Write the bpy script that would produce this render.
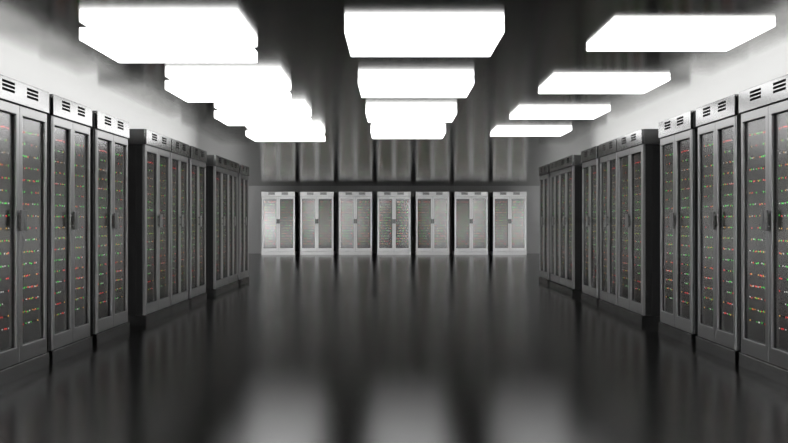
import bpy, math, random
from mathutils import Vector

scene = bpy.context.scene
for o in list(bpy.data.objects):
    bpy.data.objects.remove(o)
COL = scene.collection
R = math.radians

# ------------------------------------------------------------------ camera
CAM_Z = 1.166
cam_data = bpy.data.cameras.new('camera')
cam_data.sensor_fit = 'HORIZONTAL'
cam_data.sensor_width = 36.0
cam_data.lens = 36.0 * 1031.0 / 788.0
cam_data.clip_end = 200
cam = bpy.data.objects.new('camera', cam_data)
cam.location = (0, 0, CAM_Z)
cam.rotation_euler = (R(90), 0, 0)
COL.objects.link(cam)
scene.camera = cam

# ------------------------------------------------------------------ world, exposure
LAMP = 4.2          # radiance of the ceiling light boxes
SIDE_FILL = 510.0        # watts of each added, unseen light along a side wall
FRONT_FILL = 450.0  # base watts of the added lights on the wall behind the camera
world = bpy.data.worlds.new('world')
world.use_nodes = True
bg = world.node_tree.nodes['Background']
bg.inputs[0].default_value = (1, 1, 1, 1)
bg.inputs[1].default_value = 0.0
scene.world = world
scene.view_settings.view_transform = 'Standard'
scene.view_settings.look = 'None'
scene.view_settings.exposure = 0.0
scene.view_settings.gamma = 1.0
scene.view_settings.use_curve_mapping = False
try:
    scene.cycles.max_bounces = 12
    scene.cycles.diffuse_bounces = 4
    scene.cycles.glossy_bounces = 8
    scene.cycles.transparent_max_bounces = 12
    scene.cycles.sample_clamp_indirect = 6.0
    scene.cycles.use_denoising = True
except Exception:
    pass

# added lights without fixtures, hidden behind the racks to brighten the side walls
WALL_X = 7.2
BACK_Y = 37.6
FRONT_Y = -5.0
CEIL_Z = CAM_Z + 1.30
for sx, nm in ((-1, 'added_wall_light'), (1, 'added_wall_light')):
    ld = bpy.data.lights.new(nm, 'AREA')
    ld.shape = 'RECTANGLE'
    ld.size = 32.0
    ld.size_y = 0.2
    ld.energy = SIDE_FILL
    lo = bpy.data.objects.new(nm, ld)
    lo.location = (sx * 5.6, 21.0, 0.15)
    d = Vector((sx * 1.0, 0, 0.45)).normalized()
    lo.rotation_euler = d.to_track_quat('-Z', 'Y').to_euler()
    COL.objects.link(lo)

for sx, pw in ((-1, 0.75), (1, 0.75), (0, 0.5)):             # three more added lights, unseen behind the camera, brightening the front wall
    ld = bpy.data.lights.new('added_wall_light', 'AREA')
    ld.shape = 'RECTANGLE'
    ld.size = 3.4
    ld.size_y = 0.3
    ld.energy = FRONT_FILL * pw
    lo = bpy.data.objects.new('added_wall_light', ld)
    lo.location = (sx * 5.2, FRONT_Y + 0.7, 1.0)
    lo.rotation_euler = Vector((0, -1, 0)).normalized().to_track_quat('-Z', 'Y').to_euler()
    COL.objects.link(lo)

# ------------------------------------------------------------------ materials
def mat(name, color, rough=0.5, metal=0.0, spec=0.5, noise=0.0, nscale=(4, 4, 4), coat=0.0, bump=0.0):
    m = bpy.data.materials.new(name)
    m.use_nodes = True
    nt = m.node_tree
    p = nt.nodes['Principled BSDF']
    p.inputs['Base Color'].default_value = (*color, 1)
    p.inputs['Roughness'].default_value = rough
    p.inputs['Metallic'].default_value = metal
    p.inputs['Specular IOR Level'].default_value = spec
    p.inputs['Coat Weight'].default_value = coat
    if noise or bump:
        tc = nt.nodes.new('ShaderNodeTexCoord')
        mp = nt.nodes.new('ShaderNodeMapping')
        mp.inputs['Scale'].default_value = nscale
        nz = nt.nodes.new('ShaderNodeTexNoise')
        nz.inputs['Scale'].default_value = 1.0
        nz.inputs['Detail'].default_value = 4.0
        nt.links.new(tc.outputs['Object'], mp.inputs['Vector'])
        nt.links.new(mp.outputs['Vector'], nz.inputs['Vector'])
        if noise:
            mr = nt.nodes.new('ShaderNodeMapRange')
            mr.inputs['To Min'].default_value = rough - noise
            mr.inputs['To Max'].default_value = rough + noise
            nt.links.new(nz.outputs['Fac'], mr.inputs['Value'])
            nt.links.new(mr.outputs['Result'], p.inputs['Roughness'])
        if bump:
            b = nt.nodes.new('ShaderNodeBump')
            b.inputs['Strength'].default_value = bump
            b.inputs['Distance'].default_value = 0.002
            nt.links.new(nz.outputs['Fac'], b.inputs['Height'])
            nt.links.new(b.outputs['Normal'], p.inputs['Normal'])
    return m

def emit(name, color, strength):
    m = bpy.data.materials.new(name)
    m.use_nodes = True
    nt = m.node_tree
    p = nt.nodes['Principled BSDF']
    p.inputs['Base Color'].default_value = (*[c * 0.5 for c in color], 1)
    p.inputs['Emission Color'].default_value = (*color, 1)
    p.inputs['Emission Strength'].default_value = strength
    return m

M = {}
def floor_material():
    """dark polished screed: a thin even sheen over a nearly black base"""
    m = bpy.data.materials.new('polished_dark_floor')
    m.use_nodes = True
    nt = m.node_tree
    for n in list(nt.nodes):
        nt.nodes.remove(n)
    out = nt.nodes.new('ShaderNodeOutputMaterial')
    add = nt.nodes.new('ShaderNodeAddShader')
    df = nt.nodes.new('ShaderNodeBsdfDiffuse')
    df.inputs['Color'].default_value = (0.006, 0.006, 0.0059, 1)
    gl = nt.nodes.new('ShaderNodeBsdfGlossy')
    gl.distribution = 'BECKMANN'
    gl.inputs['Roughness'].default_value = 0.22
    nt.links.new(df.outputs[0], add.inputs[0])
    nt.links.new(gl.outputs[0], add.inputs[1])
    fr = nt.nodes.new('ShaderNodeFresnel')
    fr.inputs['IOR'].default_value = 1.5
    mul = nt.nodes.new('ShaderNodeMath')
    mul.operation = 'MULTIPLY'
    mul.inputs[1].default_value = FLOOR_SHEEN
    nt.links.new(fr.outputs[0], mul.inputs[0])
    nt.links.new(mul.outputs[0], gl.inputs['Color'])
    nt.links.new(add.outputs[0], out.inputs[0])
    return m
FLOOR_SHEEN = 0.68
M['floor'] = floor_material()
def ceiling_material():
    m = bpy.data.materials.new('satin_metal_ceiling')
    m.use_nodes = True
    nt = m.node_tree
    for n in list(nt.nodes):
        nt.nodes.remove(n)
    out = nt.nodes.new('ShaderNodeOutputMaterial')
    gl = nt.nodes.new('ShaderNodeBsdfGlossy')
    gl.distribution = 'BECKMANN'
    gl.inputs['Color'].default_value = (0.66, 0.66, 0.65, 1)
    gl.inputs['Roughness'].default_value = 0.17
    nt.links.new(gl.outputs[0], out.inputs[0])
    return m
M['ceiling'] = ceiling_material()
M['side_wall'] = mat('white_wall_paint', (0.86, 0.86, 0.86), 0.6)
M['back_wall'] = mat('grey_wall_paint', (0.43, 0.43, 0.43), 0.55)
M['front_wall'] = mat('pale_wall_paint', (0.60, 0.60, 0.60), 0.6)
M['steel'] = mat('brushed_steel', (0.21, 0.21, 0.21), 0.24, 1.0)
M['lit_steel'] = mat('lit_satin_steel', (0.70, 0.70, 0.70), 0.30, 1.0)  # lighter copy for the back row, its brighter light put into the colour
M['satin'] = mat('shaded_satin_steel', (0.11, 0.11, 0.11), 0.38, 1.0)
M['plinth'] = mat('smooth_dark_steel', (0.17, 0.17, 0.17), 0.20, 1.0)
M['cover'] = mat('polished_steel', (0.85, 0.85, 0.85), 0.10, 1.0)
M['door_steel'] = mat('satin_grey_steel', (0.28, 0.28, 0.28), 0.34, 1.0)
M['shell'] = mat('black_sheet_metal', (0.009, 0.009, 0.009), 0.5, 0.0, 0.25)
M['black'] = mat('matt_black', (0.006, 0.006, 0.006), 0.9, 0.0, 0.05)
M['rubber'] = mat('black_rubber', (0.012, 0.012, 0.012), 0.45)
M['handle'] = mat('dark_grey_handle', (0.16, 0.16, 0.16), 0.4, 0.6)
M['panel'] = mat('dark_equipment_panel', (0.012, 0.012, 0.012), 0.5, 0.0, 0.2)
M['lamp'] = emit('glowing_white_diffuser', (1, 1, 1), LAMP)
M['bracket'] = mat('white_bracket', (0.7, 0.7, 0.7), 0.5)
M['led_green'] = emit('green_led', (0.05, 0.75, 0.05), 3.1)
M['led_red'] = emit('red_led', (0.85, 0.04, 0.03), 3.1)
M['led_amber'] = emit('amber_led', (0.8, 0.42, 0.05), 2.5)
M['led_white'] = emit('white_led', (0.7, 0.7, 0.66), 2.2)
LEDS = [M['led_green'], M['led_red'], M['led_amber'], M['led_white'], M['black']]

def glass_material(name, rough, least, tint):
    m = bpy.data.materials.new(name)
    m.use_nodes = True
    nt = m.node_tree
    for n in list(nt.nodes):
        nt.nodes.remove(n)
    out = nt.nodes.new('ShaderNodeOutputMaterial')
    mix = nt.nodes.new('ShaderNodeMixShader')
    tr = nt.nodes.new('ShaderNodeBsdfTransparent')
    tr.inputs[0].default_value = (tint, tint, tint, 1)
    gl = nt.nodes.new('ShaderNodeBsdfGlossy')
    gl.distribution = 'BECKMANN'
    gl.inputs['Color'].default_value = (0.85, 0.85, 0.85, 1)
    gl.inputs['Roughness'].default_value = rough
    fr = nt.nodes.new('ShaderNodeFresnel')
    fr.inputs['IOR'].default_value = 1.6
    mr = nt.nodes.new('ShaderNodeMapRange')      # coated glass: at least a third is reflected, more at grazing angles
    mr.inputs['From Min'].default_value = 0.05
    mr.inputs['To Min'].default_value = least
    mr.inputs['To Max'].default_value = 0.7
    nt.links.new(fr.outputs[0], mr.inputs['Value'])
    geo = nt.nodes.new('ShaderNodeNewGeometry')
    inv = nt.nodes.new('ShaderNodeMath')
    inv.operation = 'SUBTRACT'
    inv.inputs[0].default_value = 1.0
    nt.links.new(geo.outputs['Backfacing'], inv.inputs[1])
    mul = nt.nodes.new('ShaderNodeMath')
    mul.operation = 'MULTIPLY'
    nt.links.new(mr.outputs[0], mul.inputs[0])
    nt.links.new(inv.outputs[0], mul.inputs[1])
    nt.links.new(mul.outputs[0], mix.inputs[0])
    nt.links.new(tr.outputs[0], mix.inputs[1])
    nt.links.new(gl.outputs[0], mix.inputs[2])
    nt.links.new(mix.outputs[0], out.inputs[0])
    return m
M['glass'] = glass_material('tinted_satin_glass', 0.24, 0.14, 0.75)
M['mirror_glass'] = glass_material('dark_coated_glass', 0.12, 0.19, 0.75)

# ------------------------------------------------------------------ mesh helpers
class MB:
    def __init__(self):
        self.v, self.f, self.mi = [], [], []
    def quad(self, pts, mi=0):
        b = len(self.v)
        self.v += [tuple(p) for p in pts]
        self.f.append(tuple(range(b, b + len(pts))))
        self.mi.append(mi)
    def box(self, x0, x1, y0, y1, z0, z1, mi=0):
        b = len(self.v)
        self.v += [(x0, y0, z0), (x1, y0, z0), (x1, y1, z0), (x0, y1, z0),
                   (x0, y0, z1), (x1, y0, z1), (x1, y1, z1), (x0, y1, z1)]
        for q in ((0, 3, 2, 1), (4, 5, 6, 7), (0, 1, 5, 4), (1, 2, 6, 5), (2, 3, 7, 6), (3, 0, 4, 7)):
            self.f.append(tuple(b + i for i in q))
            self.mi.append(mi)
        return self
    def build(self, name, mats, parent=None, bevel=0.0, seg=2):
        me = bpy.data.meshes.new(name)
        me.from_pydata(self.v, [], self.f)
        if not isinstance(mats, (list, tuple)):
            mats = [mats]
        for m in mats:
            me.materials.append(m)
        for p, i in zip(me.polygons, self.mi):
            p.material_index = i
        me.update()
        o = bpy.data.objects.new(name, me)
        COL.objects.link(o)
        if parent:
            o.parent = parent
        if bevel:
            b = o.modifiers.new('bevel', 'BEVEL')
            b.width = bevel
            b.segments = seg
            b.limit_method = 'ANGLE'
            b.angle_limit = R(40)
            for p in me.polygons:
                p.use_smooth = True
            b.harden_normals = True
        return o

def holed_plate(xs, zs, holes, y0, y1):
    """a plate in the xz plane from y0 (front) to y1 (back) with rectangular through holes; holes = set of (i, j) cells"""
    mb = MB()
    idx = {}
    def vid(x, y, z):
        k = (round(x, 6), round(y, 6), round(z, 6))
        if k not in idx:
            idx[k] = len(mb.v)
            mb.v.append(k)
        return idx[k]
    def face(*pts):
        mb.f.append(tuple(vid(*p) for p in pts))
        mb.mi.append(0)
    nx, nz = len(xs) - 1, len(zs) - 1
    solid = lambda i, j: 0 <= i < nx and 0 <= j < nz and (i, j) not in holes
    for i in range(nx):
        for j in range(nz):
            if not solid(i, j):
                continue
            a, b, c, d = xs[i], xs[i + 1], zs[j], zs[j + 1]
            face((a, y0, c), (b, y0, c), (b, y0, d), (a, y0, d))
            face((a, y1, c), (a, y1, d), (b, y1, d), (b, y1, c))
            if not solid(i - 1, j): face((a, y0, c), (a, y0, d), (a, y1, d), (a, y1, c))
            if not solid(i + 1, j): face((b, y0, c), (b, y1, c), (b, y1, d), (b, y0, d))
            if not solid(i, j - 1): face((a, y0, c), (a, y1, c), (b, y1, c), (b, y0, c))
            if not solid(i, j + 1): face((a, y0, d), (b, y0, d), (b, y1, d), (a, y1, d))
    return mb

def empty(name, loc, rz=0.0):
    o = bpy.data.objects.new(name, None)
    o.location = loc
    o.rotation_euler = (0, 0, rz)
    o.empty_display_size = 0.2
    COL.objects.link(o)
    return o

def tag(o, label=None, cat=None, group=None, kind=None):
    if label: o['label'] = label
    if cat: o['category'] = cat
    if group: o['group'] = group
    if kind: o['kind'] = kind
    return o

def copy_tree(o, parent=None):
    c = o.copy()
    COL.objects.link(c)
    if parent: c.parent = parent
    for ch in list(o.children):
        copy_tree(ch, c)
    return c

# ------------------------------------------------------------------ the room
T = 0.15
def slab(name, b, m):
    return tag(MB().box(*b).build(name, m), kind='structure')
slab('floor', (-WALL_X - T, WALL_X + T, FRONT_Y - T, BACK_Y + T, -T, 0), M['floor'])
slab('ceiling', (-WALL_X - T, WALL_X + T, FRONT_Y - T, BACK_Y + T, CEIL_Z, CEIL_Z + T), M['ceiling'])
slab('wall_left', (-WALL_X - T, -WALL_X, FRONT_Y, BACK_Y, 0, CEIL_Z), M['side_wall'])
slab('wall_right', (WALL_X, WALL_X + T, FRONT_Y, BACK_Y, 0, CEIL_Z), M['side_wall'])
slab('wall_back', (-WALL_X - T, WALL_X + T, BACK_Y, BACK_Y + T, 0, CEIL_Z), M['back_wall'])
slab('wall_front', (-WALL_X - T, WALL_X + T, FRONT_Y - T, FRONT_Y, 0, CEIL_Z), M['front_wall'])

# ------------------------------------------------------------------ server racks
W, H = 1.17, 2.205
HW = W / 2

def led_row(seed, x0, x1, z, mirror, yf):
    """one connected dark strip whose front carries coloured light segments"""
    rnd = random.Random(seed)
    xs, ms = [x0], []
    n = 12
    step = (x1 - x0) / n
    for k in range(n):
        lit = rnd.random() < 0.74
        c = rnd.choices([0, 1, 2, 3], [0.30, 0.26, 0.22, 0.22])[0]
        if seed == 16 and k > 7:             # topmost row of the first door ends in solid red
            lit, c = True, 1
        w = step * rnd.uniform(0.35, 0.65)
        o = x0 + k * step + (step - w) * rnd.random()
        if lit:
            xs += [o, o + w]
            ms += [4, c]
    xs.append(x1)
    ms.append(4)
    zs = [z + rnd.uniform(-0.004, 0.004) for _ in xs]
    if mirror:
        xs = [-x for x in xs][::-1]
        zs = zs[::-1]
        ms = ms[::-1]
    mb = MB()
    yb, h = yf + 0.004, 0.0048
    for x, zz in zip(xs, zs):
        mb.v += [(x, yf, zz - h), (x, yf, zz + h), (x, yb, zz + h), (x, yb, zz - h)]
    for k in range(len(xs) - 1):
        p, q = 4 * k, 4 * k + 4
        mb.f += [(p, q, q + 1, p + 1), (p + 1, q + 1, q + 2, p + 2), (p + 3, p + 2, q + 2, q + 3), (p, p + 3, q + 3, q)]
        mb.mi += [ms[k], 4, 4, 4]
    e = 4 * (len(xs) - 1)
    mb.f += [(0, 1, 2, 3), (e, e + 3, e + 2, e + 1)]
    mb.mi += [4, 4]
    return mb

def make_rack(mirror, D, yaw, cap_m, door_m, plinth_m, glass_m):
    root = empty('server_rack', (0, 0, 0))
    pane_y, panel_y = (0.037, 0.054) if yaw < 1 else (0.053, 0.075)
    # shell behind the doors
    s = MB().box(-HW + 0.008, HW - 0.008, 0.12, D - 0.005, 0.0, 2.033)
    for sx in (-1, 1):
        a, b = sorted((sx * (HW - 0.008), sx * (HW - 0.024)))
        s.box(a, b, 0.0455, 0.121, 0.112, 2.033)
    s.build('cabinet_shell', M['shell'], root, 0.004)
    for sx in (-1, 1):
        a, b = sorted((sx * (HW - 0.003), sx * (HW - 0.026)))
        MB().box(a, b, 0.016, 0.045, 0.112, 2.033).build('corner_post', door_m, root, 0.005)
    # top panel with two groups of three slots
    def fx(t): return -HW + t * W
    xs = [-HW, fx(0.205), fx(0.40), fx(0.60), fx(0.795), HW]
    top, bot = H, 2.036
    zs = [bot]
    for f in (0.55, 0.38, 0.21):
        zc = top - f * (top - bot)
        zs += [zc - 0.0075, zc + 0.0075]
    zs.append(top)
    holes = {(i, j) for i in (1, 3) for j in (1, 3, 5)}
    cap = holed_plate(xs, zs, holes, 0.0, 0.03).build('top_panel', cap_m, root, 0.003)
    tc = MB().box(-HW, HW, 0.0301, D, bot, top)
    tc.mi = [1, 0, 1, 1, 1, 1]               # polished on top, satin sides darkened to stand in for dimmer light
    tc.build('top_cover', [M['cover'], M['satin']], root, 0.004)
    for i in (1, 3):
        v = MB()
        for j in (1, 3, 5):
            v.box(xs[i], xs[i + 1], 0.005, 0.0299, zs[j], zs[j + 1])
        v.build('vent', M['black'], cap)
    # plinth
    MB().box(-HW, HW, 0.0, D, 0.0, 0.110).build('plinth', plinth_m, root, 0.004)
    # doors
    pz0, pz1 = 0.235, 1.955
    for leaf in (-1, 1):
        out, inn = leaf * (HW - 0.024), leaf * 0.002
        po, pi = leaf * (HW - 0.055 * W), leaf * 0.0615
        xsd = sorted([out, po, pi, inn])
        door = holed_plate(xsd, [0.116, pz0, pz1, 2.030], {(1, 1)}, 0.010, 0.030).build('door', door_m, root, 0.006)
        a, b = sorted((po, pi))
        pw = (b - a) / 2 + 0.002
        pane = MB().box(-pw, pw, -0.002, 0.002, pz0 - 0.002, pz1 + 0.002).build('glass_pane', glass_m, door)
        pane.location = ((a + b) / 2, pane_y, 0)
        pane.rotation_euler = (0, 0, -leaf * R(yaw))      # panes turned so the back row reflects the added lights as a glow
        g = holed_plate([a - 0.012, a - 0.002, b + 0.002, b + 0.012],
                        [pz0 - 0.012, pz0 - 0.002, pz1 + 0.002, pz1 + 0.012], {(1, 1)}, 0.029, 0.090)
        g.build('gasket', M['rubber'], door)
        h0, h1 = sorted((leaf * 0.006, leaf * 0.056))
        hb = MB().box(h0, h1, -0.024, -0.008, CAM_Z - 0.07, CAM_Z + 0.085)
        hm = (h0 + h1) / 2
        hb.box(hm - 0.012, hm + 0.012, -0.009, 0.0105, CAM_Z + 0.045, CAM_Z + 0.065)
        hb.box(hm - 0.012, hm + 0.012, -0.009, 0.0105, CAM_Z - 0.050, CAM_Z - 0.030)
        hb.build('handle', M['handle'], door, 0.003)
        pan = MB().box(a - 0.004, b + 0.004, panel_y, panel_y + 0.008, pz0 - 0.004, pz1 + 0.004).build('equipment_panel', M['panel'], root)
        for k in range(17):
            seed = k if (leaf < 0) != mirror else 100 + k
            x0, x1 = (a + 0.015, b - 0.03)
            if mirror: x0, x1 = -(b - 0.015), -(a + 0.03)
            led_row(seed, x0, x1, 0.383 + k * 0.0917, mirror, panel_y - 0.0025).build('indicator_light_row', LEDS, pan)
    return root

SIDE_X = 2.775
groups = [('front', -12.6), ('middle', 0), ('far', 0)]
YS = 2.861            # metres of depth per thousandth of 1/u
inv = [[(2.4628, 2.9019), (2.9369, 3.3145), (3.3727, 3.7821)],
       [(4.0404, 4.4903), (4.5086, 4.8828), (4.9407, 5.3447)],
       [(5.6180, 6.0790), (6.0790, 6.4309), (6.5274, 6.9109)]]
L_LABEL = {-1: [
    ['black steel server rack in the near left corner, cut off by the left picture edge',
     'second server rack from the camera in the left row, between two others',
     'third server rack from the camera in the left row, last before the first gap'],
    ['fourth server rack of the left row, its black side showing at the first gap',
     'middle rack of the middle trio in the left row of server racks',
     'last rack of the middle trio in the left row, before the second gap'],
    ['first rack of the farthest trio in the left row, grey side showing at a gap',
     'middle rack of the farthest trio in the left row of server racks',
     'farthest server rack of the left row, at its very end towards the back wall']],
    1: [
    ['black steel server rack in the near right corner, cut off by the right picture edge',
     'second server rack from the camera in the right row, between two others',
     'third server rack from the camera in the right row, last before the first gap'],
    ['fourth server rack of the right row, its black side showing at the first gap',
     'middle rack of the middle trio in the right row of server racks',
     'last rack of the middle trio in the right row, before the second gap'],
    ['first rack of the farthest trio in the right row, grey side showing at a gap',
     'middle rack of the farthest trio in the right row of server racks',
     'farthest server rack of the right row, at its very end towards the back wall']]}
for side in (-1, 1):
    proto = make_rack(side > 0, 0.55, 0.5, M['steel'], M['door_steel'], M['plinth'], M['glass'])
    first = True
    for gi in range(3):
        for ri in range(3):
            a, b = inv[gi][ri]
            y0, y1 = a * YS, b * YS
            r = proto if first else copy_tree(proto)
            first = False
            r.location = (side * SIDE_X, (y0 + y1) / 2, 0)
            r.rotation_euler = (0, 0, R(90) if side < 0 else R(-90))
            r.scale = ((y1 - y0 - 0.004) / W, 1, 1)
            tag(r, L_LABEL[side][gi][ri], 'server rack', 'server racks in the left row' if side < 0 else 'server racks in the right row')

B_LABEL = ['leftmost of the seven bright server racks along the back wall',
           'second from the left of the seven server racks along the back wall',
           'third from the left of the seven server racks along the back wall',
           'middle one of the seven server racks along the back wall',
           'third from the right of the seven server racks along the back wall',
           'second from the right of the seven server racks along the back wall',
           'rightmost of the seven bright server racks along the back wall']
for i in range(7):
    r = make_rack(False, 1.2, 3.5, M['lit_steel'], M['lit_steel'], M['lit_steel'], M['mirror_glass']) if i == 0 else copy_tree(bp)
    if i == 0: bp = r
    r.location = ((i - 3) * 1.348, 36.0, 0)
    tag(r, B_LABEL[i], 'server rack', 'server racks along the back wall')

# ------------------------------------------------------------------ ceiling light boxes
L_COL = [(-2.080, -1.030, 7.788, 1.196, 1.283, 'left'), (-0.325, 0.723, 7.73, 1.233, 1.30, 'middle'), (1.430, 2.480, 7.68, 1.266, 1.30, 'right')]
ORD = ['nearest', 'second nearest', 'third nearest', 'farthest']
for x0, x1, yf, zb, zt, nm in L_COL:
    w, l = x1 - x0, 0.985
    for k in range(4):
        if k == 0:
            root = empty('ceiling_light', (0, 0, 0))
            MB().box(-w / 2, w / 2, -l / 2, l / 2, 0, zt - zb).build('diffuser', M['lamp'], root, 0.010, 3)
            if zt < 1.299:
                MB().box(-0.12, 0.12, -0.12, 0.12, zt - zb - 0.001, 1.3005 - zb).build('mounting_plate', M['bracket'], root)
            p0 = root
            r = root
        else:
            r = copy_tree(p0)
        r.location = ((x0 + x1) / 2, yf - l / 2 + k * 2.553, CAM_Z + zb)
        if nm == 'left':
            how = 'hanging just below the ceiling'
        elif nm == 'middle':
            how = 'half sunk into the ceiling'
        else:
            how = 'almost flush with it'
        tag(r, '%s white light box of the %s column, %s' % (ORD[k], nm, how), 'ceiling light', 'ceiling light boxes in three columns')
